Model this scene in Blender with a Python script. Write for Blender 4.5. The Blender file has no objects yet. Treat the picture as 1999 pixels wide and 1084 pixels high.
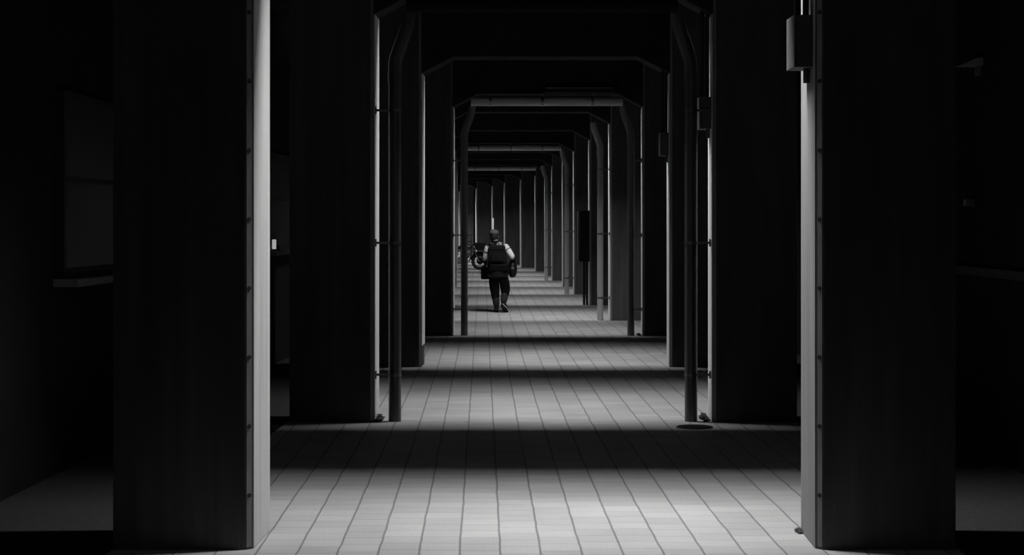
import bpy, bmesh, math, random
from mathutils import Vector, Matrix
random.seed(7)
PI = math.pi
C = bpy.context.scene.collection
scene = bpy.context.scene

# ------------------------------------------------------------------ camera
EYE, F, VX, VY = 1.62, 3600.0, 942.0, 440.0      # eye height, focal in px, vanishing point
cam = bpy.data.objects.new('camera', bpy.data.cameras.new('camera'))
C.objects.link(cam)
cam.location = (0, 0, EYE)
cam.rotation_euler = (PI/2, 0, 0)
cam.data.sensor_fit = 'HORIZONTAL'
cam.data.sensor_width = 36.0
cam.data.lens = 36.0*F/1999.0
cam.data.shift_x = (999.5-VX)/1999.0
cam.data.shift_y = -(542.0-VY)/1999.0
cam.data.clip_end = 300
scene.camera = cam

# ------------------------------------------------------------------ world + exposure
w = bpy.data.worlds.new('night'); scene.world = w
w.use_nodes = True
w.node_tree.nodes['Background'].inputs[0].default_value = (1, 1, 1, 1)
w.node_tree.nodes['Background'].inputs[1].default_value = 0.035
vs = scene.view_settings
vs.view_transform = 'Standard'; vs.look = 'None'; vs.gamma = 1; vs.use_curve_mapping = False
vs.exposure = 0.0
LAMP_W = 155.0

# ------------------------------------------------------------------ materials
def mat(name, val, rough=0.8, var=0.0, scale=(3, 3, 3), bump=0.0, metal=0.0, spec=0.3, val2=None, detail=6):
    m = bpy.data.materials.new(name); m.use_nodes = True
    nt = m.node_tree; b = nt.nodes['Principled BSDF']
    b.inputs['Roughness'].default_value = rough
    b.inputs['Metallic'].default_value = metal
    b.inputs['Specular IOR Level'].default_value = spec
    if var or bump:
        tc = nt.nodes.new('ShaderNodeTexCoord'); mp = nt.nodes.new('ShaderNodeMapping')
        mp.inputs['Scale'].default_value = scale
        nt.links.new(tc.outputs['Object'], mp.inputs['Vector'])
        n = nt.nodes.new('ShaderNodeTexNoise'); n.inputs['Scale'].default_value = 1.0
        n.inputs['Detail'].default_value = detail; n.inputs['Roughness'].default_value = .6
        nt.links.new(mp.outputs[0], n.inputs['Vector'])
        r = nt.nodes.new('ShaderNodeValToRGB')
        lo, hi = val*(1-var), val*(1+var)
        r.color_ramp.elements[0].position = .3; r.color_ramp.elements[0].color = (lo, lo, lo, 1)
        r.color_ramp.elements[1].position = .7; r.color_ramp.elements[1].color = (hi, hi, hi, 1)
        nt.links.new(n.outputs['Fac'], r.inputs[0]); nt.links.new(r.outputs[0], b.inputs['Base Color'])
        if bump:
            bp = nt.nodes.new('ShaderNodeBump'); bp.inputs['Strength'].default_value = bump
            bp.inputs['Distance'].default_value = .02
            nt.links.new(n.outputs['Fac'], bp.inputs['Height']); nt.links.new(bp.outputs[0], b.inputs['Normal'])
    else:
        b.inputs['Base Color'].default_value = (val, val, val, 1)
    return m

M = {}
M['concrete'] = mat('stained_concrete', .095, .95, .25, (9, 9, .7), .25, spec=.05)  # streaks are stain; base tone darkened to carry the shade on the fronts
M['face'] = mat('lamplit_face', .55, .9, .16, (9, 9, .6), .2, spec=.15)  # inner pillar face, lamp light put into the colour
M['face_lit_bright'] = mat('bright_lamplit_face', .78, .9, .12, (9, 9, .6), .2, spec=.15)  # brighter lit copy for every frame behind the nearest
M['face_lit_dim'] = mat('dim_lamplit_face', .26, .9, .16, (9, 9, .6), .2, spec=.15)  # dimmer lit copy for the nearest right pillar
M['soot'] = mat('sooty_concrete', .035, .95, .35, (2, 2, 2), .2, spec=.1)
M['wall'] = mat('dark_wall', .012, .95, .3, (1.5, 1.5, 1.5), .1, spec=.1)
M['steel'] = mat('painted_steel', .22, .6, .25, (14, 14, 3), .1)
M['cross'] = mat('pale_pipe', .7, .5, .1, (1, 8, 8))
M['shadepipe'] = mat('shaded_pipe', .02, .95, .2, (1, 8, 8), spec=.02)  # shaded copy of the cross pipe, dimness put into the colour
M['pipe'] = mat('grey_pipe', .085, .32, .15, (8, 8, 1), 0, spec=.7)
M['midpipe'] = mat('mid_grey_pipe', .22, .4, .15, (8, 8, 1), 0, spec=.5)  # plain mid grey tone for the fourth pair of drainpipes
M['litpipe'] = mat('lit_grey_pipe', .45, .55, .12, (8, 8, 1), 0, spec=.3)  # lit copy of the grey pipe, lamp light put into the colour
M['clamp'] = mat('galvanised_clamp', .25, .35, metal=1.0)
M['black'] = mat('black_metal', .012, .6)
M['box'] = mat('dark_box', .10, .6, .2, (6, 6, 6))
M['sill'] = mat('pale_sill', .12, .7, .1, (5, 5, 5))
M['frame'] = mat('window_frame', .02, .6)
M['glass'] = mat('window_glass', .02, .25, spec=.4)
M['leaf'] = mat('dry_leaves', .05, .9, .4, (30, 30, 30))
M['iron'] = mat('cast_iron', .03, .8, .3, (20, 20, 20), .2)
M['paper'] = mat('paper', .8, .9)
M['skin'] = mat('skin', .38, .6)
M['hair'] = mat('hair', .03, .6, .4, (60, 60, 10))
M['cloth_black'] = mat('black_cloth', .005, .95, .4, (20, 20, 20), .3, spec=.1)
M['cloth_dark'] = mat('dark_cloth', .009, .9, .4, (25, 25, 25), .3, spec=.15)
M['cloth_mid'] = mat('grey_cloth', .022, .9, .35, (25, 25, 25), .3, spec=.15)
M['cloth_white'] = mat('white_cloth', .9, .9, .08, (20, 20, 20), .3)
M['leather'] = mat('black_leather', .007, .5, .3, (25, 25, 25), .2, spec=.25)
M['cap'] = mat('cap_cloth', .16, .9, .3, (40, 40, 40), .2)
M['rubber'] = mat('rubber', .015, .8)
M['sole'] = mat('glint_white', .6, .8)  # white for the painted glint on the lifted boot
M['chrome'] = mat('chrome', .7, .15, metal=1.0)
M['paint'] = mat('black_paint', .015, .25, spec=.6)
M['white_paint'] = mat('white_paint', .75, .6)
M['lens'] = mat('lens', .5, .1, spec=.6)

def emis(name, s):
    m = bpy.data.materials.new(name); m.use_nodes = True
    b = m.node_tree.nodes['Principled BSDF']
    b.inputs['Base Color'].default_value = (.8, .8, .8, 1)
    b.inputs['Emission Color'].default_value = (1, 1, 1, 1)
    b.inputs['Emission Strength'].default_value = s
    return m
M['tube'] = emis('lamp_tube', 2.0)
M['glow'] = emis('lantern_glow', .35)

def paving():
    m = bpy.data.materials.new('block_paving'); m.use_nodes = True
    nt = m.node_tree; N = nt.nodes; L = nt.links; b = N['Principled BSDF']
    b.inputs['Roughness'].default_value = .7; b.inputs['Specular IOR Level'].default_value = .25
    def math_(op, a, bb=None, c=None):
        n = N.new('ShaderNodeMath'); n.operation = op
        for i, v in enumerate((a, bb, c)):
            if v is None: continue
            if isinstance(v, (int, float)): n.inputs[i].default_value = v
            else: L.new(v, n.inputs[i])
        return n.outputs[0]
    tc = N.new('ShaderNodeTexCoord'); sx = N.new('ShaderNodeSeparateXYZ'); L.new(tc.outputs['Object'], sx.inputs[0])
    nz = N.new('ShaderNodeTexNoise'); nz.inputs['Scale'].default_value = 2.2; nz.inputs['Detail'].default_value = 3
    L.new(tc.outputs['Object'], nz.inputs['Vector'])
    wob = math_('MULTIPLY', math_('SUBTRACT', nz.outputs['Fac'], .5), .016)
    px = math_('DIVIDE', math_('ADD', math_('SUBTRACT', sx.outputs[0], .088), wob), .2014)
    row = math_('FLOOR', px)
    fx = math_('FRACT', px)
    dx = math_('MINIMUM', fx, math_('SUBTRACT', 1.0, fx))               # 0 at the joint
    wn = N.new('ShaderNodeTexWhiteNoise'); wn.noise_dimensions = '1D'; L.new(row, wn.inputs['W'])
    py = math_('ADD', math_('DIVIDE', sx.outputs[1], .2), wn.outputs['Value'])
    col = math_('FLOOR', py); fy = math_('FRACT', py)
    dy = math_('MINIMUM', fy, math_('SUBTRACT', 1.0, fy))
    def ramp(v, a, bb):
        r = N.new('ShaderNodeMapRange'); r.interpolation_type = 'SMOOTHSTEP'
        L.new(v, r.inputs[0]); r.inputs[1].default_value = a; r.inputs[2].default_value = bb
        return r.outputs[0]
    jx = ramp(dx, .008, .04); jy = ramp(dy, .0, .07)
    cb = N.new('ShaderNodeCombineXYZ'); L.new(row, cb.inputs[0]); L.new(col, cb.inputs[1])
    wt = N.new('ShaderNodeTexWhiteNoise'); wt.noise_dimensions = '2D'; L.new(cb.outputs[0], wt.inputs['Vector'])
    tile = math_('ADD', math_('MULTIPLY', wt.outputs['Value'], .16), .92)
    n2 = N.new('ShaderNodeTexNoise'); n2.inputs['Scale'].default_value = 1.1; n2.inputs['Detail'].default_value = 5
    L.new(tc.outputs['Object'], n2.inputs['Vector'])
    blot = math_('ADD', math_('MULTIPLY', n2.outputs['Fac'], .5), .75)
    n3 = N.new('ShaderNodeTexNoise'); n3.inputs['Scale'].default_value = 60; n3.inputs['Detail'].default_value = 2
    L.new(tc.outputs['Object'], n3.inputs['Vector'])
    grit = math_('ADD', math_('MULTIPLY', n3.outputs['Fac'], .3), .85)
    jj = math_('MULTIPLY', math_('ADD', math_('MULTIPLY', jx, .52), .48), math_('ADD', math_('MULTIPLY', jy, .15), .85))
    v = math_('MULTIPLY', math_('MULTIPLY', math_('MULTIPLY', tile, blot), math_('MULTIPLY', jj, grit)), .40)
    cc = N.new('ShaderNodeCombineColor')
    for i in range(3): L.new(v, cc.inputs[i])
    L.new(cc.outputs[0], b.inputs['Base Color'])
    bp = N.new('ShaderNodeBump'); bp.inputs['Strength'].default_value = .5; bp.inputs['Distance'].default_value = .006
    L.new(math_('MULTIPLY', jx, jy), bp.inputs['Height']); L.new(bp.outputs[0], b.inputs['Normal'])
    return m
M['paving'] = paving()
M['asphalt'] = mat('asphalt', .035, .95, .3, (40, 40, 40), .3, spec=.1)

# ------------------------------------------------------------------ helpers
def link(name, me, m, parent=None, loc=None):
    o = bpy.data.objects.new(name, me); C.objects.link(o)
    if m and not me.materials: me.materials.append(m)
    if parent: o.parent = parent
    if loc is not None: o.location = loc
    return o
def obj(name, bm, m, parent=None, loc=None, smooth=False, bev=0):
    if bev:
        bmesh.ops.bevel(bm, geom=list(bm.edges), offset=bev, segments=2, affect='EDGES', profile=.7)
    bmesh.ops.recalc_face_normals(bm, faces=bm.faces)
    me = bpy.data.meshes.new(name); bm.to_mesh(me); bm.free()
    if smooth:
        me.polygons.foreach_set('use_smooth', [True]*len(me.polygons))
        try: me.set_sharp_from_angle(angle=math.radians(42))
        except Exception: pass
    return link(name, me, M[m] if isinstance(m, str) else m, parent, loc)
def tag(o, label, cat, group=None, kind=None):
    o['label'] = label; o['category'] = cat
    if group: o['group'] = group
    if kind: o['kind'] = kind
    return o
def thing(name, label, cat, loc=(0, 0, 0), rz=0, group=None):
    o = bpy.data.objects.new(name, None); C.objects.link(o)
    o.empty_display_size = .1; o.location = loc; o.rotation_euler = (0, 0, rz)
    return tag(o, label, cat, group)
def partlabel(o, s): o['label'] = s; return o
def B(): return bmesh.new()
def box(bm, x0, x1, y0, y1, z0, z1):
    v = [bm.verts.new(p) for p in ((x0,y0,z0),(x1,y0,z0),(x1,y1,z0),(x0,y1,z0),(x0,y0,z1),(x1,y0,z1),(x1,y1,z1),(x0,y1,z1))]
    for f in ((0,3,2,1),(4,5,6,7),(0,1,5,4),(1,2,6,5),(2,3,7,6),(3,0,4,7)): bm.faces.new([v[i] for i in f])
    return bm
def prism(bm, poly, z0, z1, axis='z'):
    def P(p, t): return (p[0], p[1], t) if axis == 'z' else (p[0], t, p[1])
    a = [bm.verts.new(P(p, z0)) for p in poly]; c = [bm.verts.new(P(p, z1)) for p in poly]
    n = len(poly)
    bm.faces.new(a[::-1]); bm.faces.new(c)
    for i in range(n): bm.faces.new((a[i], a[(i+1) % n], c[(i+1) % n], c[i]))
    return bm
def tube(bm, pts, r, n=16, caps=True):
    pts = [Vector(p) for p in pts]
    rs = r if isinstance(r, (list, tuple)) else [r]*len(pts)
    t0 = (pts[1]-pts[0]).normalized()
    u = t0.orthogonal().normalized(); rings = []
    for i, p in enumerate(pts):
        a = (pts[i]-pts[i-1]).normalized() if i else None
        c = (pts[i+1]-pts[i]).normalized() if i < len(pts)-1 else None
        t = ((a or c)+(c or a)).normalized()
        u = (u - t*u.dot(t)).normalized(); vv = t.cross(u)
        k = 1.0
        if a and c: k = 1/max(.5, math.sqrt((1+a.dot(c))/2))
        rings.append([bm.verts.new(p+(u*math.cos(2*PI*j/n)+vv*math.sin(2*PI*j/n))*rs[i]) for j in range(n)])
    for i in range(len(rings)-1):
        for j in range(n): bm.faces.new((rings[i][j], rings[i][(j+1) % n], rings[i+1][(j+1) % n], rings[i+1][j]))
    if caps: bm.faces.new(rings[0][::-1]); bm.faces.new(rings[-1])
    return bm
def arc(pts, k=6):
    """round the inner corners of a polyline with quadratic arcs"""
    P = [Vector(p) for p in pts]; out = [P[0]]
    for i in range(1, len(P)-1):
        d = min((P[i]-P[i-1]).length, (P[i+1]-P[i]).length)*.45
        a = P[i]+(P[i-1]-P[i]).normalized()*d; c = P[i]+(P[i+1]-P[i]).normalized()*d
        for j in range(k+1):
            t = j/k; out.append(a*(1-t)**2+P[i]*2*t*(1-t)+c*t*t)
    out.append(P[-1]); return out
def sphere(bm, c, r, s=(1, 1, 1), seg=16, ring=10, fn=None):
    res = bmesh.ops.create_uvsphere(bm, u_segments=seg, v_segments=ring, radius=1)
    for v in res['verts']:
        p = Vector((v.co.x*s[0]*r, v.co.y*s[1]*r, v.co.z*s[2]*r))
        if fn: p = fn(p)
        v.co = Vector(c)+p
    return bm
def torus(bm, c, R, r, axis='y', n=40, k=10):
    rings = []
    for i in range(n):
        a = 2*PI*i/n; ring = []
        for j in range(k):
            b = 2*PI*j/k; q = R+r*math.cos(b); h = r*math.sin(b)
            p = (q*math.cos(a), h, q*math.sin(a)) if axis == 'y' else ((h, q*math.cos(a), q*math.sin(a)) if axis == 'x' else (q*math.cos(a), q*math.sin(a), h))
            ring.append(bm.verts.new(Vector(c)+Vector(p)))
        rings.append(ring)
    for i in range(n):
        for j in range(k):
            bm.faces.new((rings[i][j], rings[(i+1) % n][j], rings[(i+1) % n][(j+1) % k], rings[i][(j+1) % k]))
    return bm
def skin(name, verts, edges, radii, m, parent, sub=2, root=0, extra=None):
    me = bpy.data.meshes.new(name); me.from_pydata([Vector(v) for v in verts], edges, [])
    o = bpy.data.objects.new(name, me); C.objects.link(o)
    md = o.modifiers.new('s', 'SKIN'); md.use_smooth_shade = True
    for i, r in enumerate(radii):
        me.skin_vertices[0].data[i].radius = (r, r) if isinstance(r, (int, float)) else r
        me.skin_vertices[0].data[i].use_root = (i == root)
    sb = o.modifiers.new('d', 'SUBSURF'); sb.levels = sub; sb.render_levels = sub
    bpy.context.view_layer.update()
    dg = bpy.context.evaluated_depsgraph_get()
    nm = bpy.data.meshes.new_from_object(o.evaluated_get(dg)); nm.name = name
    bpy.data.objects.remove(o); bpy.data.meshes.remove(me)
    if extra:
        bm = B(); bm.from_mesh(nm); extra(bm); bm.to_mesh(nm); bm.free()
    nm.polygons.foreach_set('use_smooth', [True]*len(nm.polygons))
    nm.materials.clear()
    return link(name, nm, M[m], parent)

# ------------------------------------------------------------------ the row of frames
# right inner near corner X, front face Y, width between pillars, pillar thickness
FR = [(1.670, 9.20, 2.823, .56), (1.894, 15.15, 2.79, .43), (2.140, 21.05, 2.84, .52), (2.350, 27.00, 2.79, .5),
      (2.177, 31.35, 2.80, .5), (2.180, 37.40, 2.80, .5), (2.148, 43.2, 2.80, .5), (2.12, 48.6, 2.80, .5),
      (2.04, 54.0, 2.80, .5), (2.00, 58.9, 2.80, .5), (1.87, 64.8, 2.80, .5), (1.48, 70.3, 2.80, .5),
      (.93, 76.0, 2.80, .5), (.46, 82.0, 2.80, .5), (-.27, 88.0, 2.80, .5), (-1.15, 94.0, 2.80, .5), (-2.1, 100.0, 2.80, .5)]
HEAD = []
for i, (x, y, wd, t) in enumerate(FR):
    if i < 4: HEAD.append(.0385)
    elif i < 8: HEAD.append(-.004)
    else:
        a = FR[max(i-1, 8)]; b = FR[min(i+1, len(FR)-1)]
        HEAD.append((b[0]-a[0])/(b[1]-a[1]))
PW, BEAM_Z, CEIL = .69, 3.55, 4.15
def L_in(i): return FR[i][0]-FR[i][2]

# floor, ceiling, walls
bm = B(); box(bm, -9, 7, -2.0, 106, -.12, 0); o = obj('floor', bm, 'paving'); o['kind'] = 'structure'
bm = B(); box(bm, -9, 7, 8.6, 106, CEIL, CEIL+.2); o = obj('ceiling', bm, 'soot'); o['kind'] = 'structure'  # front edge stops short so sky light reaches the nearest pillar fronts
def wall_line(side):
    pts = []
    off = PW+1.05
    for i in range(len(FR)):
        x = (L_in(i)-off) if side < 0 else (FR[i][0]+off)
        pts.append((x, FR[i][1]))
    x0, y0 = pts[0]; pts.insert(0, (x0-.0385*11, y0-11.0))
    return pts
WL, WR = wall_line(-1), wall_line(1)
for nm, pts, s in (('wall_left', WL, -1), ('wall_right', WR, 1)):
    poly = pts + [(x+s*.2, y) for x, y in reversed(pts)]
    bm = B()
    for k in range(len(pts)-1):
        a, b = pts[k], pts[k+1]
        prism(bm, [a, b, (b[0]+s*.2, b[1]), (a[0]+s*.2, a[1])], 0, CEIL)
    bmesh.ops.remove_doubles(bm, verts=bm.verts, dist=1e-4)
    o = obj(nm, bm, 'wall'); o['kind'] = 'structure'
bm = B(); box(bm, -7.5, 1.5, 100.9, 101.1, 0, CEIL); o = obj('wall_back', bm, 'wall'); o['kind'] = 'structure'

ORD = ['nearest', 'second', 'third', 'fourth', 'fifth', 'sixth', 'seventh', 'eighth', 'ninth', 'tenth', 'eleventh',
       'twelfth', 'thirteenth', 'fourteenth', 'fifteenth', 'sixteenth', 'seventeenth']
def nth(i): return 'nearest' if i == 0 else ORD[i]
CH = .033
pil_label = {
 (0, -1): 'large concrete pillar nearest the camera on the left, inner face brightly lit',
 (0, 1): 'large concrete pillar nearest the camera on the right, under the grey switch box',
 (1, -1): 'dark concrete pillar behind the second left drainpipe row, second in the left row',
 (1, 1): 'dark concrete pillar beside the round drain cover, second in the right row',
 (2, -1): 'plain concrete pillar without drainpipe, third in the left row',
 (2, 1): 'plain concrete pillar without drainpipe, third in the right row',
 (3, -1): 'concrete pillar behind the left drainpipe the walker passes, fourth in the left row',
 (3, 1): 'concrete pillar with drainpipe, fourth in the right row',
 (5, 1): 'concrete pillar carrying the tall dark cabinet, sixth in the right row'}
pil_label[(1, -1)] = 'dark concrete pillar with a drainpipe, second in the left row'
VISL = 4     # left pillars past the fourth are hidden by it
for i, (xr, y, wd, t) in enumerate(FR):
    h = HEAD[i]
    for s in (-1, 1):
        xi = xr if s > 0 else L_in(i)
        # section in local coordinates: origin at the inner front corner
        sec = [(s*CH, 0), (s*PW, 0), (s*PW+h*t, t), (h*t, t), (h*CH, CH)]
        lab = pil_label.get((i, s), 'concrete pillar, %s from the camera in the %s row' % (nth(i), 'right' if s > 0 else 'left'))
        p = thing('concrete_pillar', lab, 'pillar', (xi, y, 0), 0, 'pillars of the %s row' % ('right' if s > 0 else 'left'))
        obj('shaft', prism(B(), sec, 0, CEIL), 'concrete', p)
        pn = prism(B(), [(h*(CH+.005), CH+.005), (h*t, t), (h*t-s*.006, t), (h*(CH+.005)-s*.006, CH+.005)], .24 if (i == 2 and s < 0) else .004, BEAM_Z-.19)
        partlabel(obj('inner_face', pn, ('face' if s < 0 else 'face_lit_dim') if i == 0 else 'face_lit_bright', p), 'inner face panel with lamp light painted into its tone')
        # steel guard on the chamfered corner, a fine groove at each side
        g = B(); e = .006; q = .0035
        n = Vector((-s, -1)).normalized()
        a = Vector((s*(CH-e), e)); b = Vector((s*e+h*CH, CH-e))
        prism(g, [tuple(a-n*.001), tuple(b-n*.001), tuple(b+n*q), tuple(a+n*q)], .012, CEIL)
        gd = obj('corner_guard', g, 'steel', p); partlabel(gd, 'narrow steel corner strip')
        if i == 0:
            c = (a+b)/2
            for k in range(8):
                z = .27+.345*k
                bb = B()
                tube(bb, [(c.x+n.x*q, c.y+n.y*q, z), (c.x+n.x*(q+.004), c.y+n.y*(q+.004), z)], .011, 12)
                obj('bolt', bb, 'iron', gd)

for nm, sd in (('floor_left', -1), ('floor_right', 1)):
    bm = B()
    for k in range(len(FR)-1):
        q = []
        for j in (k, k+1):
            x = (FR[j][0]+PW+.02) if sd > 0 else L_in(j)-PW-.02
            q.append((x, x+sd*1.03, FR[j][1]-(7 if j == 0 else 0), FR[j][0]))
        a, b = q
        d0 = .0385*7 if k == 0 else 0
        prism(bm, [(a[0]-d0, a[2]), (b[0], b[2]), (b[1], b[2]), (a[1]-d0, a[2])], -.05, .006)
    bmesh.ops.remove_doubles(bm, verts=bm.verts, dist=1e-4)
    o = obj(nm, bm, 'asphalt'); o['kind'] = 'structure'

# cross beams with haunches
for i, (xr, y, wd, t) in enumerate(FR):
    xl = L_in(i); hx, hz = .36, .19
    sec = [(0, -hz), (hx, 0), (wd-hx, 0), (wd, -hz), (wd, CEIL-BEAM_Z), (0, CEIL-BEAM_Z)]
    bm = B(); h = HEAD[i]
    a = [bm.verts.new((p[0]+h*.03, .03, p[1])) for p in sec]; c = [bm.verts.new((p[0]+h*(t-.03), t-.03, p[1])) for p in sec]
    bm.faces.new(a); bm.faces.new(c[::-1])
    for k in range(6): bm.faces.new((a[k], c[k], c[(k+1) % 6], a[(k+1) % 6]))
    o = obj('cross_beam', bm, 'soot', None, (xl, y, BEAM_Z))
    tag(o, 'sooty haunched concrete cross beam over the %s pair of pillars' % nth(i), 'beam', 'cross beams under the deck')

# lamps: a shielded trough behind each beam throws a band of light on the floor behind the frame
NEAR = [.20, .52, .52]+[.40]*14; FAR = [.40, .32, .32, .14, .16]+[.11]*12; RS = [.25, .315, .315]+[.25]*14; TILT = [18, 18, 18, 24]+[34]*13; SY = [.18, .17, .17, .12]+[.14]*13  # shield depths and tilts shaped per lamp to trim its light band
POW = [1.9, 1.25, 1.1, .85, 1.15, .9, .9, .9, .9, .7, .7, .8, 1.2, 1.2, 2.6, 1.6, .8]
for i, (xr, y, wd, t) in enumerate(FR):
    cx = xr-wd*.5+(.15 if 1 <= i <= 3 else .35); L = 1.3
    rz = -math.atan(HEAD[i]) if i >= 8 else 0
    lm = thing('ceiling_lamp', 'shielded trough lamp tucked behind the %s cross beam' % nth(i), 'lamp', (cx+HEAD[i]*t, y+t+.012, CEIL), rz, 'trough lamps behind the beams')
    hs = B()
    box(hs, -L/2-.17, L/2+.17, 0, .012, -.06-NEAR[i], 0)            # deep front shield
    box(hs, -L/2-.17, L/2+.17, .012, RS[i], -.012, 0)         # top plate
    box(hs, -L/2-.17, L/2+.17, RS[i], RS[i]+.012, -.06-FAR[i], 0)          # rear shield
    for k in range(7):                                      # unseen cross louvres, added to dim the pillar tops
        box(hs, -.81+.27*k-.006, -.81+.27*k+.006, .012, RS[i], -.255, -.085)
    obj('housing', hs, 'black', lm)
    tb = B(); tube(tb, [(-L/2, .014+SY[i]/2, -.035), (L/2, .014+SY[i]/2, -.035)], .016, 12)
    obj('tube', tb, 'tube', lm)
    ld = bpy.data.lights.new('lamp_light', 'AREA'); ld.shape = 'RECTANGLE'; ld.size = L; ld.size_y = SY[i]
    ld.energy = LAMP_W*POW[i]
    lo = bpy.data.objects.new('lamp_light', ld); C.objects.link(lo); lo.parent = lm
    lo.location = (0, .014+SY[i]/2, -.06); lo.rotation_euler = (math.radians(TILT[i]), 0, 0)

# ------------------------------------------------------------------ drainpipes
PR = .052
def downpipe(i, s, lab, pm='pipe', clamps=(2.57, 1.475, .385)):
    xr, y, wd, t = FR[i]
    xi = xr if s > 0 else L_in(i)
    off = .172
    p = thing('drainpipe', lab, 'pipe', (xi-s*off, y+.085, 0), 0, 'drainpipes on the %s row' % ('right' if s > 0 else 'left'))
    obj('pipe', tube(B(), [(0, 0, 0.0), (0, 0, 2.86)], PR, 20), pm, p, smooth=True)
    e = tube(B(), arc([(0, 0, 2.86), (0, 0, 2.98), (-s*.10, -.01, 3.26), (-s*.115, -.01, 3.37)]), PR+.004, 20)
    obj('elbow', e, pm, p, smooth=True)
    for z in (2.84,):
        obj('collar', tube(B(), [(0, 0, z-.03), (0, 0, z+.03)], PR+.007, 20), pm, p, smooth=True)
    for z in clamps:
        c = B()
        tube(c, [(0, 0, z-.012), (0, 0, z+.012)], PR+.004, 20)
        box(c, min(0, s*(off-.012)), max(0, s*(off-.012)), -.008, .008, z-.009, z+.009)
        box(c, s*(off-.015)-.005, s*(off-.015)+.005, -.03, .03, z-.03, z+.03)
        tube(c, [(-s*.02, -PR-.022, z), (-s*.02, -PR+.004, z)], .009, 8)
        obj('clamp', c, 'clamp', p, smooth=True)
    return p
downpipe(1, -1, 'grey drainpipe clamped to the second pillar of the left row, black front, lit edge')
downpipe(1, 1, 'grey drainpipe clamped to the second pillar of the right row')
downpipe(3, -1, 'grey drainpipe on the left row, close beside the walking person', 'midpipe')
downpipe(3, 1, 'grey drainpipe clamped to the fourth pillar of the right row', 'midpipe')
downpipe(4, 1, 'grey drainpipe with its light painted in, to the right of the tall dark cabinet', 'litpipe')
downpipe(6, 1, 'grey drainpipe clamped to the seventh pillar of the right row', 'litpipe')
downpipe(8, 1, 'thin-looking far drainpipe on the ninth pillar of the right row', 'litpipe')
def crosspipe(i, lab, m='cross'):
    xr, y, wd, t = FR[i]; xl = L_in(i)
    p = thing('cross_pipe', lab, 'pipe', (xl+.27, y-.04, 3.43), 0, 'horizontal pipes under the beams')
    ln = wd-.57
    obj('pipe', tube(B(), [(0, 0, 0), (ln, 0, 0)], .066, 20), m, p, smooth=True)
    for f in (.13, .47, .80):
        c = B(); tube(c, [(ln*f-.02, 0, 0), (ln*f+.02, 0, 0)], .070, 20); box(c, ln*f-.012, ln*f+.012, -.012, .012, .06, .125)
        obj('hanger', c, m if m == 'shadepipe' else 'clamp', p, smooth=True)
crosspipe(1, 'horizontal grey pipe crossing under the second beam, near the top edge', 'shadepipe')
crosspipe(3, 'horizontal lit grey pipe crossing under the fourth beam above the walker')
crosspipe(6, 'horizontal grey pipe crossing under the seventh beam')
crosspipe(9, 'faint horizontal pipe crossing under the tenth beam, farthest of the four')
def duct(i, lab):
    xr, y, wd, t = FR[i]
    p = thing('cable_duct', lab, 'cable duct', (xr-1.45, y+.03, BEAM_Z), 0, 'cable ducts on the beams')
    obj('channel', box(B(), 0, 1.05, -.09, 0, .01, .09), 'black', p)
    obj('cover', box(B(), 0.03, 1.02, -.094, -.09, .07, .085), 'steel', p)
duct(1, 'short dark cable duct on the second cross beam')
duct(3, 'short dark cable duct above the lit cross pipe')

# ------------------------------------------------------------------ switch boxes with conduits
def switch_box(i, lab):
    xr, y, wd, t = FR[i]; h = HEAD[i]
    p = thing('switch_box', lab, 'electrical box', (xr+h*.24, y+.12, 2.42), 0, 'switch boxes on the right row')
    obj('body', box(B(), -.09, .0, 0, .24, 0, .265), 'box', p, bev=.006)
    obj('lid', box(B(), -.104, -.09, .0, .24, 0, .265), 'box', p, bev=.004)
    obj('conduit', tube(B(), [(-.03, .07, -.075), (-.03, .07, .0)], .017, 12), 'box', p, smooth=True)
    for dx, dy in ((-.08, .06), (-.035, .06)):
        obj('conduit', tube(B(), [(dx, dy, .265), (dx, dy, CEIL-2.42)], .016, 12), 'iron', p, smooth=True)
switch_box(0, 'grey metal switch box high on the nearest right pillar')
switch_box(1, 'dark metal switch box high on the second right pillar')
switch_box(2, 'dark metal switch box high on the third right pillar')

xr, y, wd, t = FR[5]
cb = thing('wall_cabinet', 'tall dark electrical cabinet mounted on the sixth pillar of the right row', 'cabinet', (xr, y+.05, .88))
obj('body', box(B(), -.2, 0, 0, .42, 0, 1.04), 'black', cb, bev=.006)
d = obj('door', box(B(), -.236, -.202, .01, .41, .02, 1.02), 'box', cb, bev=.004)
obj('latch', box(B(), -.25, -.236, .04, .07, .50, .56), 'clamp', d)
for dx in (-.055, -.115):
    obj('conduit', tube(B(), [(dx, .06, -.88), (dx, .06, 0)], .024, 12), 'black', cb, smooth=True)

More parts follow.
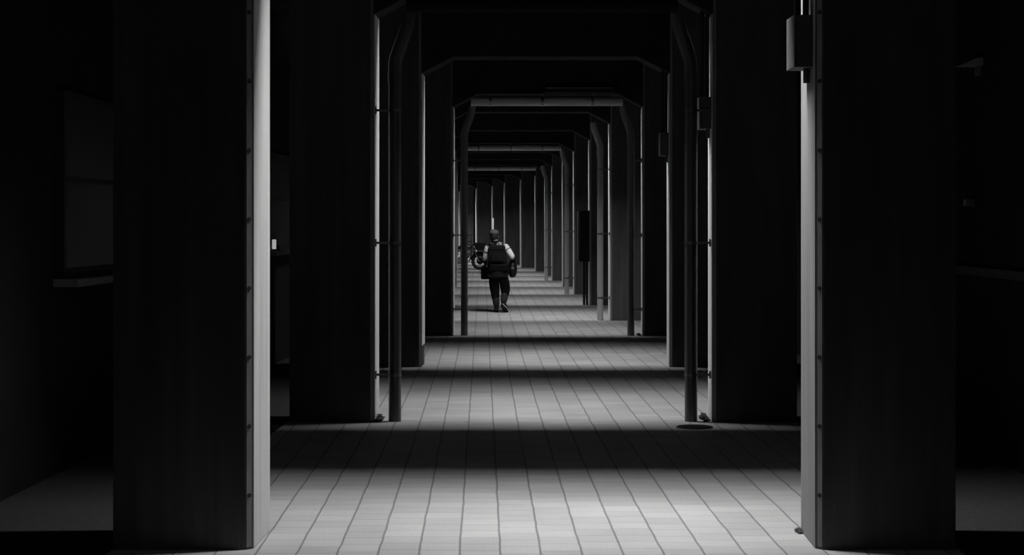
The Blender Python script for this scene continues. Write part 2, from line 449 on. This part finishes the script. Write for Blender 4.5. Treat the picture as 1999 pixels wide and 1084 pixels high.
# ------------------------------------------------------------------ side windows with sills
def on_wall(pts, yy):
    for a, b in zip(pts, pts[1:]):
        if a[1] <= yy <= b[1]:
            return a[0]+(b[0]-a[0])*(yy-a[1])/(b[1]-a[1])
def window(n, side, y0, y1, z0, z1):
    pts = WL if side < 0 else WR
    x0, x1 = on_wall(pts, y0), on_wall(pts, y1)
    ln = math.hypot(x1-x0, y1-y0); rz = math.atan2(y1-y0, x1-x0)
    r = bpy.data.objects.new('window_%d' % n, None); C.objects.link(r); r.location = (x0, y0, z0); r.rotation_euler = (0, 0, rz)
    r['kind'] = 'structure'
    q = 1 if side > 0 else -1             # local +y points out of the room on the left
    H = z1-z0
    def bx(bm, a, b, d0, d1, c, d): box(bm, a, b, min(q*d0, q*d1), max(q*d0, q*d1), c, d)
    f = B()
    for a, b, c, d in ((0, ln, 0, .06), (0, ln, H-.06, H), (0, .06, .06, H-.06), (ln-.06, ln, .06, H-.06), (ln/2-.03, ln/2+.03, .06, H-.06), (.06, ln-.06, H*.52, H*.52+.035)):
        bx(f, a, b, 0, .05, c, d)
    obj('window_frame', f, 'frame', r)
    g = B(); bx(g, .06, ln-.06, .005, .015, .06, H-.06); obj('pane', g, 'glass', r)
    s = B(); bx(s, -.08, ln+.08, 0, .16, -.05, 0); obj('window_sill', s, 'sill', r)
    return r
window(1, -1, 12.0, 16.6, 1.27, 2.5)
window(2, -1, 20.6, 25.4, 1.33, 2.45)
dr = B()
x0, x1 = on_wall(WR, 9.5), on_wall(WR, 20.5)
prism(dr, [(x0, 9.5), (x0-.05, 9.5), (x1-.05, 20.5), (x1, 20.5)], 1.26, 1.32)
o = obj('trim_1', dr, 'frame'); o['kind'] = 'structure'
# small jar lantern on the second left window sill
ly = 20.85; lx = on_wall(WL, ly)+.09
ln_ = thing('jar_lantern', 'small pale glass jar lantern on the dark left window sill', 'lantern', (lx, ly, 1.33))
obj('base', tube(B(), [(0, 0, 0), (0, 0, .02)], .026, 16), 'frame', ln_, smooth=True)
obj('jar', tube(B(), [(0, 0, .02), (0, 0, .025), (0, 0, .12), (0, 0, .13)], [.02, .024, .024, .018], 16), 'glow', ln_, smooth=True)
obj('cap', tube(B(), [(0, 0, .13), (0, 0, .142)], .02, 16), 'frame', ln_, smooth=True)
# fittings on the right-hand wall
wx = on_wall(WR, 13.2)
lb = thing('wall_light_bracket', 'small shaded wall light high on the right-hand wall, switched off', 'wall light', (wx, 13.2, 2.76))
obj('arm', box(B(), -.03, 0, -.03, .03, -.07, .0), 'box', lb)
s = B(); prism(s, [(-.16, 0), (0, 0), (0, .05), (-.05, .05)], -.1, .1, axis='y'); obj('shade', s, 'steel', lb)
jb = thing('junction_box', 'small pale-edged junction box on the right-hand wall below the wall light', 'electrical box', (on_wall(WR, 13.4), 13.4, 1.76))
obj('body', box(B(), -.06, 0, -.04, .04, 0, .05), 'box', jb, bev=.004)
obj('cover', box(B(), -.066, -.06, -.036, .036, .004, .046), 'steel', jb)

# ------------------------------------------------------------------ floor things
dc = thing('drain_cover', 'round iron drain cover in the paving before the second right pillar', 'drain cover', (1.70, 14.78, 0))
obj('rim', torus(B(), (0, 0, .002), .14, .007, 'z', 40, 8), 'iron', dc, smooth=True)
pl = B(); tube(pl, [(0, 0, .0), (0, 0, .005)], .134, 32)
for k in range(-3, 4): box(pl, -math.sqrt(.0165-(k*.036)**2), math.sqrt(.0165-(k*.036)**2), k*.036-.007, k*.036+.007, .004, .008)
obj('lid', pl, 'iron', dc)
def leaves(x, y, n, sx, sy, hz, lab):
    bm = B()
    for _ in range(n):
        a = random.uniform(0, 2*PI); r = math.sqrt(random.random())
        px, py = math.cos(a)*r*sx, math.sin(a)*r*sy
        z = random.uniform(.002, .004+hz*(1-r)); q = random.uniform(.007, .015); th = random.uniform(0, PI); ti = random.uniform(-.7, .7)
        m = Matrix.Translation((px, py, z+abs(math.sin(ti))*q)) @ Matrix.Rotation(th, 4, 'Z') @ Matrix.Rotation(ti, 4, 'X')
        vv = [bm.verts.new(m @ Vector(c)) for c in ((-q*1.5, 0, 0), (-q*.4, q*.6, .004), (q*.6, q*.5, .002), (q*1.6, 0, .005), (q*.6, -q*.5, .001), (-q*.4, -q*.6, .003))]
        bm.faces.new(vv)
        f = bm.faces.new([bm.verts.new(v.co-Vector((0, 0, .001))) for v in reversed(vv)])
    o = obj('leaf_litter', bm, 'leaf', None, (x, y, 0)); tag(o, lab, 'dry leaves', None, 'stuff')
leaves(-.862, 15.35, 110, .035, .22, .05, 'heap of dry leaves at the foot of the second left pillar')
leaves(1.845, 15.35, 110, .035, .2, .06, 'heap of dry leaves at the foot of the second right pillar')
leaves(1.67, 9.72, 30, .012, .05, .02, 'tiny clump of dry leaves at the foot of the nearest right pillar')
leaves(2.30, 27.15, 60, .025, .2, .03, 'dry leaves at the foot of the fourth right pillar')
ps = B(); box(ps, -.012, .012, -.015, .015, .0005, .006); o = obj('paper_scrap', ps, 'paper', None, (-.131, 15.22, 0)); tag(o, 'tiny white paper scrap on the paving between the second pillars', 'litter')

# thin pale pole behind the walker
pp = thing('marker_pole', 'thin white pole standing behind the head of the walking person', 'pole', (.413, 72.5, 0))
obj('shaft', tube(B(), [(0, 0, .03), (0, 0, 1.90)], .03, 10), 'white_paint', pp, smooth=True)
obj('foot', tube(B(), [(0, 0, 0), (0, 0, .03)], .12, 20), 'iron', pp, smooth=True)

# ------------------------------------------------------------------ parked motorcycle
mc = thing('motorcycle', 'dark motorcycle parked in the far left of the passage, half hidden by a drainpipe', 'motorcycle', (-.10, 67.0, 0), math.radians(-8))
def wheel(x, nm):
    wl = obj(nm, torus(B(), (x, 0, .312), .262, .05, 'y', 44, 12), 'rubber', mc, smooth=True)
    obj('rim', torus(B(), (x, 0, .312), .208, .016, 'y', 40, 8), 'black', wl, smooth=True)
    sp = B(); tube(sp, [(x, -.06, .312), (x, .06, .312)], .035, 14)
    for k in range(18):
        a = 2*PI*k/18; tube(sp, [(x+.03*math.cos(a), .03*(-1)**k, .312+.03*math.sin(a)), (x+.208*math.cos(a), 0, .312+.208*math.sin(a))], .003, 5)
    obj('spokes', sp, 'black', wl, smooth=True)
    dd = B(); tube(dd, [(x, .055, .312), (x, .06, .312)], .12, 24); obj('brake_disc', dd, 'black', wl, smooth=True)
wheel(0, 'front_wheel'); wheel(-1.36, 'rear_wheel')
fk = B()
for sy in (-.09, .09): tube(fk, [(0, sy, .312), (-.14, sy, .60)], .027, 12); tube(fk, [(-.14, sy, .60), (-.29, sy, .92)], .019, 12)
obj('fork', fk, 'chrome', mc, smooth=True)
tk = B()
def tankf(p): return Vector((p.x, p.y*(1.0 if p.x > 0 else .8), p.z*(1.15 if p.z > 0 else .7)))
sphere(tk, (-.52, 0, .80), 1, (.27, .15, .12), 24, 14, tankf); obj('tank', tk, 'paint', mc, smooth=True)
se = B(); box(se, -1.32, -.70, -.13, .13, .73, .82); obj('seat', se, 'leather', mc, smooth=True, bev=.035)
fr = B()
tube(fr, arc([(-.27, 0, .86), (-.50, 0, .72), (-.95, 0, .66), (-1.45, 0, .78)]), .022, 10)
for sy in (-.12, .12):
    tube(fr, arc([(-.28, 0, .80), (-.36, sy, .35), (-.50, sy, .22), (-.85, sy, .22), (-.98, sy, .66)]), .017, 10)
    tube(fr, [(-.88, sy, .30), (-1.36, sy, .312)], .022, 10)
obj('frame', fr, 'paint', mc, smooth=True)
for sy in (-.16, .16): 
    sh = B(); tube(sh, [(-1.32, sy, .33), (-1.18, sy, .74)], .03, 12); obj('shock_absorber', sh, 'chrome', mc, smooth=True)
en = B(); box(en, -.86, -.46, -.15, .15, .24, .46)
tube(en, [(-.52, 0, .42), (-.45, 0, .70)], .10, 16)
for k in range(6): tube(en, [(-.515+.012*k, 0, .46+.036*k), (-.512+.012*k, 0, .472+.036*k)], .13, 16)
tube(en, [(-.70, -.19, .35), (-.70, .19, .35)], .10, 20); obj('engine', en, 'steel', mc, smooth=True)
ex = B(); tube(ex, arc([(-.42, -.13, .62), (-.30, -.16, .42), (-.46, -.19, .22), (-.95, -.20, .24)]), .022, 12); tube(ex, [(-.9, -.2, .24), (-1.0, -.2, .25), (-1.62, -.21, .33), (-1.66, -.21, .335)], [.025, .048, .052, .03], 16)
obj('exhaust', ex, 'chrome', mc, smooth=True)
hb = B(); tube(hb, arc([(-.46, -.36, 1.02), (-.36, -.26, 1.06), (-.28, -.10, .95), (-.28, .10, .95), (-.36, .26, 1.06), (-.46, .36, 1.02)]), .012, 10)
hbo = obj('handlebar', hb, 'chrome', mc, smooth=True)
for sy in (-1, 1): obj('grip', tube(B(), [(-.47, sy*.365, 1.016), (-.40, sy*.30, 1.045)], .019, 12), 'rubber', hbo, smooth=True)
for sy in (-1, 1):
    mr = B(); tube(mr, [(-.38, sy*.25, 1.06), (-.34, sy*.28, 1.20)], .006, 8); sphere(mr, (-.33, sy*.29, 1.24), 1, (.02, .065, .045), 14, 10)
    obj('mirror', mr, 'chrome', mc, smooth=True)
hl = B(); tube(hl, [(-.24, 0, .90), (-.20, 0, .90), (-.10, 0, .89), (-.06, 0, .888)], [.04, .085, .10, .10], 24); hlo = obj('headlight', hl, 'paint', mc, smooth=True)
l2 = B(); sphere(l2, (-.062, 0, .888), 1, (.03, .09, .09), 18, 12); obj('lens', l2, 'lens', hlo, smooth=True)
cr = B(); box(cr, -.14, .20, -.17, .17, .72, .99); obj('front_bag', cr, 'leather', mc, smooth=True, bev=.04)
def fender(x, a0, a1):
    bm = B(); R = .335; n = 16; rows = []
    for k in range(n+1):
        a = math.radians(a0+(a1-a0)*k/n); row = []
        for j, (yy, dr) in enumerate(((-.075, -.03), (-.05, 0), (0, .012), (.05, 0), (.075, -.03))):
            row.append(bm.verts.new((x+(R+dr)*math.cos(a), yy, .312+(R+dr)*math.sin(a))))
        rows.append(row)
    for k in range(n):
        for j in range(4): bm.faces.new((rows[k][j], rows[k+1][j], rows[k+1][j+1], rows[k][j+1]))
    r = bmesh.ops.solidify(bm, geom=bm.faces[:], thickness=.006)
    return obj('fender', bm, 'paint', mc, smooth=True)
fender(0, 35, 170); fender(-1.36, 25, 165)
tl = B(); box(tl, -1.70, -1.64, -.05, .05, .60, .67); obj('tail_light', tl, 'lens', mc, bev=.01)
for sy in (-1, 1):
    ig = B(); tube(ig, [(-.22, sy*.10, .84), (-.19, sy*.19, .84)], .008, 8); sphere(ig, (-.18, sy*.21, .84), .03, seg=12, ring=8); obj('indicator', ig, 'lens', mc, smooth=True)
ks = B(); tube(ks, [(-.75, -.14, .22), (-.68, -.30, .015), (-.64, -.31, .008)], .012, 8); obj('side_stand', ks, 'black', mc, smooth=True)

# ------------------------------------------------------------------ the walking person, seen from behind
PX, PY = .316, 34.3
pe = thing('person', 'person in a cap walking away with a backpack, white sleeves and dark trousers', 'person', (PX, PY, 0))
# joints (x right, y away from the camera, z up)
J = dict(pel=(-.02, .00, .74), spi=(-.03, .03, .95), che=(-.055, .09, 1.15), nek=(-.07, .15, 1.29), hd0=(-.088, .185, 1.36), hd1=(-.098, .205, 1.43),
         lsh=(-.215, .09, 1.225), lel=(-.268, .13, 1.02), lwr=(-.27, .25, .885),
         rsh=(.09, .09, 1.235), rel=(.235, .03, 1.04), rwr=(.262, .17, .92),
         lhip=(-.10, .0, .70), lkn=(-.085, .05, .40), lan=(-.055, .0, .085), lto=(-.065, .14, .03),
         rhip=(.065, .0, .70), rkn=(.115, .07, .40), ran=(.068, -.10, .155), rto=(.135, .03, .035))
names = list(J); idx = {n: k for k, n in enumerate(names)}
E = [('pel','spi'),('spi','che'),('che','nek'),('nek','hd0'),('hd0','hd1'),('che','lsh'),('lsh','lel'),('lel','lwr'),('che','rsh'),('rsh','rel'),('rel','rwr'),
     ('pel','lhip'),('lhip','lkn'),('lkn','lan'),('lan','lto'),('pel','rhip'),('rhip','rkn'),('rkn','ran'),('ran','rto')]
R = dict(pel=.11, spi=.115, che=.12, nek=.052, hd0=.055, hd1=.06, lsh=.055, lel=.04, lwr=.028, rsh=.055, rel=.04, rwr=.028,
         lhip=.078, lkn=.055, lan=.038, lto=.032, rhip=.078, rkn=.055, ran=.038, rto=.032)
def head_and_hands(bm):
    hc = Vector((-.098, .20, 1.42))
    def hf(p):
        q = p.copy()
        yy = p.y/.095; zz = p.z/.115
        if p.y > 0:                                   # face side looks away from the camera
            q.x *= 1-.12*yy
            if zz < -.3: q.y += .012*yy; q.x *= 1+.25*(zz+.3)
            if abs(p.x) < .02 and -.35 < zz < .15: q.y += .02*(1-abs(p.x)/.02)
            if .05 < zz < .3 and .015 < abs(p.x) < .05: q.y -= .009
            if -.62 < zz < -.48 and abs(p.x) < .03: q.y -= .005
        else: q.z += .01*(-yy)
        return q
    sphere(bm, hc, 1, (.076, .095, .115), 28, 20, hf)
    for s in (-1, 1):
        sphere(bm, hc+Vector((s*.077, .0, -.01)), 1, (.012, .02, .032), 10, 8)
        sphere(bm, hc+Vector((s*.031, .083, .018)), .011, seg=10, ring=8)
    for wr, s in ((Vector(J['lwr']), -1), (Vector(J['rwr']), 1)):
        d = Vector((0, .35, -1)).normalized(); side = Vector((0, 1, .35)).normalized(); nrm = Vector((-s, 0, 0))
        sphere(bm, wr+d*.045, 1, (.016, .042, .05), 14, 10)
        for k in range(4):
            b0 = wr+d*.085+side*(.028-.019*k); ln = (.062, .07, .066, .052)[k]
            tube(bm, [b0-d*.02, b0+d*ln*.42+nrm*.006, b0+d*ln*.62+nrm*.028, b0+d*ln*.35+nrm*.045], [.0095, .009, .0085, .007], 8)
        b0 = wr+d*.03+side*.036
        tube(bm, [b0-side*.01, b0+side*.02+d*.02+nrm*.01, b0+side*.02+d*.045+nrm*.028], [.011, .0105, .008], 8)
skin('body', [J[n] for n in names], [(idx[a], idx[b]) for a, b in E], [R[n] for n in names], 'skin', pe, 2, idx['pel'], head_and_hands)
# clothing
def sk(name, keys, pts, edges, rad, m, parent=pe, root=0):
    return skin(name, pts, edges, rad, m, parent, 2, root)
partlabel(sk('trousers', None, [(-.02, 0, .80), (-.02, 0, .70), (-.10, 0, .64), (-.10, .02, .52), (-.085, .045, .40), (-.07, .02, .20),
                      (.065, 0, .64), (.095, .035, .52), (.115, .065, .40), (.095, .0, .27)],
   [(0,1),(1,2),(2,3),(3,4),(4,5),(1,6),(6,7),(7,8),(8,9)], [.16, .155, .125, .108, .094, .07, .125, .108, .094, .074], 'cloth_black', root=1), 'black baggy trousers')
partlabel(sk('jacket', None, [(-.03, .0, .60), (-.03, .01, .80), (-.045, .05, 1.0), (-.055, .09, 1.15), (-.068, .12, 1.26), (-.215, .09, 1.225), (.085, .09, 1.235)],
   [(0,1),(1,2),(2,3),(3,4),(3,5),(3,6)], [.25, .235, .175, .145, .078, .078, .074], 'leather', root=3), 'dark sleeveless jacket')
for nm, pts, rr in (('sleeve', [(.085, .085, 1.245), (.115, .075, 1.225), (.185, .05, 1.12), (.237, .03, 1.04), (.245, .06, 1.01)], [.058, .066, .062, .055, .046]),
                    ('sleeve', [(-.205, .085, 1.235), (-.228, .09, 1.19), (-.255, .115, 1.08), (-.268, .13, 1.02), (-.268, .155, .995)], [.058, .062, .058, .052, .044])):
    s_ = sk(nm, None, pts, [(k, k+1) for k in range(4)], rr, 'cloth_white'); partlabel(s_, 'white shirt sleeve')
    a, b = Vector(pts[1]), Vector(pts[2]); c = a.lerp(b, .55)
    t = (b-a).normalized(); bd = B(); tube(bd, [c-t*.006, c+t*.006], .066, 20); obj('arm_band', bd, 'rubber', s_, smooth=True)
for pts in ([(.245, .065, 1.005), (.258, .14, .945), (.262, .17, .92)], [(-.268, .16, .985), (-.269, .205, .935), (-.27, .235, .90)]):
    sk('cuff', None, pts, [(0,1),(1,2)], [.046, .042, .038], 'cloth_black')
# boots with gaiters
for s, an, sh, to in ((-1, (-.055, .0, .09), (-.07, .02, .30), (-.065, .16, .038)), (1, (.068, -.10, .155), (.10, .01, .36), (.14, .03, .045))):
    gt = sk('gaiter', None, [sh, Vector(sh).lerp(Vector(an), .5), an], [(0,1),(1,2)], [.078, .072, .058], 'cloth_mid'); partlabel(gt, 'grey gaiter')
    bt = sk('boot', None, [Vector(an)+Vector((0, 0, .03)), an, Vector(an).lerp(Vector(to), .55)+Vector((0, 0, .005)), to], [(0,1),(1,2),(2,3)], [.052, .054, .048, .036], 'leather')
    a = Vector(an); t = Vector(to); f = (t-a); f.normalize()
    up = Vector((1, 0, 0)).cross(f).normalized(); sd = f.cross(up).normalized()
    sl = B(); ring0, ring1 = [], []
    for k in range(20):
        an_ = 2*PI*k/20; px = math.cos(an_)*.145+.055; py = math.sin(an_)*(.047 if px > .05 else .040)
        base = a+f*px+sd*py-up*.05
        ring0.append(sl.verts.new(base)); ring1.append(sl.verts.new(base-up*.02))
    for k in range(20): sl.faces.new((ring0[k], ring0[(k+1) % 20], ring1[(k+1) % 20], ring1[k]))
    sl.faces.new(ring0); sl.faces.new(ring1[::-1])
    so = obj('sole', sl, 'rubber', bt)
    if s > 0:
        ed = B(); tube(ed, [a+f*q_+sd*(.046 if q_ > -.05 else .03)-up*.062 for q_ in (-.085, -.05, .02, .09, .15)], .008, 8)  # pale strip stands in for a glint along the sole
        partlabel(obj('sole_glint', ed, 'sole', so, smooth=True), 'pale painted glint along the lifted sole')
# cap and hair, scarf
hc = Vector((-.098, .20, 1.42))
hr = B(); sphere(hr, hc+Vector((0, -.012, -.005)), 1, (.083, .092, .105), 22, 14, lambda p: Vector((p.x, min(p.y, .05), p.z))); obj('hair', hr, 'hair', pe, smooth=True)
cp = B(); sphere(cp, hc+Vector((-.005, -.01, .062)), 1, (.092, .108, .062), 24, 14, lambda p: Vector((p.x, p.y, max(p.z, -.028))))
tube(cp, [hc+Vector((-.005, -.01, .122)), hc+Vector((-.005, -.01, .13))], .012, 12)
cpo = obj('cap', cp, 'cap', pe, smooth=True); partlabel(cpo, 'grey flat cap')
pk = B(); sphere(pk, hc+Vector((0, .115, .048)), 1, (.07, .06, .008), 18, 8); obj('peak', pk, 'cap', cpo, smooth=True)
sc = B(); torus(sc, (-.078, .16, 1.305), .062, .03, 'z', 28, 10); obj('scarf', sc, 'cloth_dark', pe, smooth=True)

# backpack on the back
bp = thing('backpack', 'black backpack worn on the back of the walking person', 'backpack', (PX-.05, PY-.13, .93))
body = B(); box(body, -.155, .155, -.11, .06, 0, .31); obj('main_bag', body, 'cloth_dark', bp, smooth=True, bev=.035)
fl = B(); box(fl, -.15, .15, -.125, .05, .235, .325); obj('top_flap', fl, 'leather', bp, smooth=True, bev=.03)
pc = B(); box(pc, -.11, .11, -.15, -.10, .03, .17); obj('pocket', pc, 'cloth_dark', bp, smooth=True, bev=.018)
for sx in (-1, 1):
    st = B(); tube(st, arc([(sx*.10, .05, .30), (sx*.11, .14, .36), (sx*.12, .27, .30), (sx*.13, .24, .05)]), .017, 10)
    so = obj('shoulder_strap', st, 'leather', bp, smooth=True)
    bk = B(); box(bk, sx*.11-.022, sx*.11+.022, .09, .12, .345, .375); obj('buckle', bk, 'chrome', so)
hd = B(); tube(hd, arc([(-.04, .04, .325), (-.03, .04, .36), (.03, .04, .36), (.04, .04, .325)]), .008, 8); obj('carry_handle', hd, 'leather', bp, smooth=True)
# rolled waist bag below the pack
wb = thing('waist_bag', 'wide black waist bag slung under the backpack', 'bag', (PX-.02, PY-.15, .80))
w1 = B(); box(w1, -.18, .18, -.075, .06, -.02, .12); obj('pouch', w1, 'cloth_black', wb, smooth=True, bev=.04)
w2 = B(); tube(w2, [(-.15, -.077, .085), (.15, -.077, .085)], .006, 8); obj('zip', w2, 'black', wb, smooth=True)
# bag in the right hand
rb = thing('hand_bag', 'rounded black bag hanging from the right hand of the walking person', 'bag', (PX+.245, PY+.20, .64))
b1 = B(); sphere(b1, (0, 0, .165), 1, (.085, .15, .175), 24, 16, lambda p: Vector((p.x, p.y, p.z if p.z > 0 else max(p.z*1.05, -.16)))); obj('bag_body', b1, 'leather', rb, smooth=True)
b2 = B(); tube(b2, arc([(0, -.06, .30), (.0, -.04, .36), (0, .02, .365), (0, .06, .30)]), .009, 10); obj('handle', b2, 'leather', rb, smooth=True)
b3 = B(); box(b3, -.03, .03, -.155, -.14, .16, .20); obj('buckle', b3, 'chrome', rb)
# tote in the left hand
tb_ = thing('tote_bag', 'black tote bag with a loop tag at the left side of the walking person', 'bag', (PX-.262, PY+.24, .61))
t1 = B(); box(t1, -.085, .085, -.10, .10, 0, .23); obj('bag_body', t1, 'cloth_black', tb_, smooth=True, bev=.03)
t2 = B(); tube(t2, arc([(-.01, -.06, .22), (-.01, -.03, .29), (-.01, .03, .29), (-.01, .06, .22)]), .008, 10); obj('handle', t2, 'cloth_black', tb_, smooth=True)
t3 = B(); torus(t3, (-.115, -.03, .12), .024, .004, 'y', 24, 8); tube(t3, [(-.112, -.03, .142), (-.08, -.03, .19)], .004, 8); obj('loop_tag', t3, 'chrome', tb_, smooth=True)
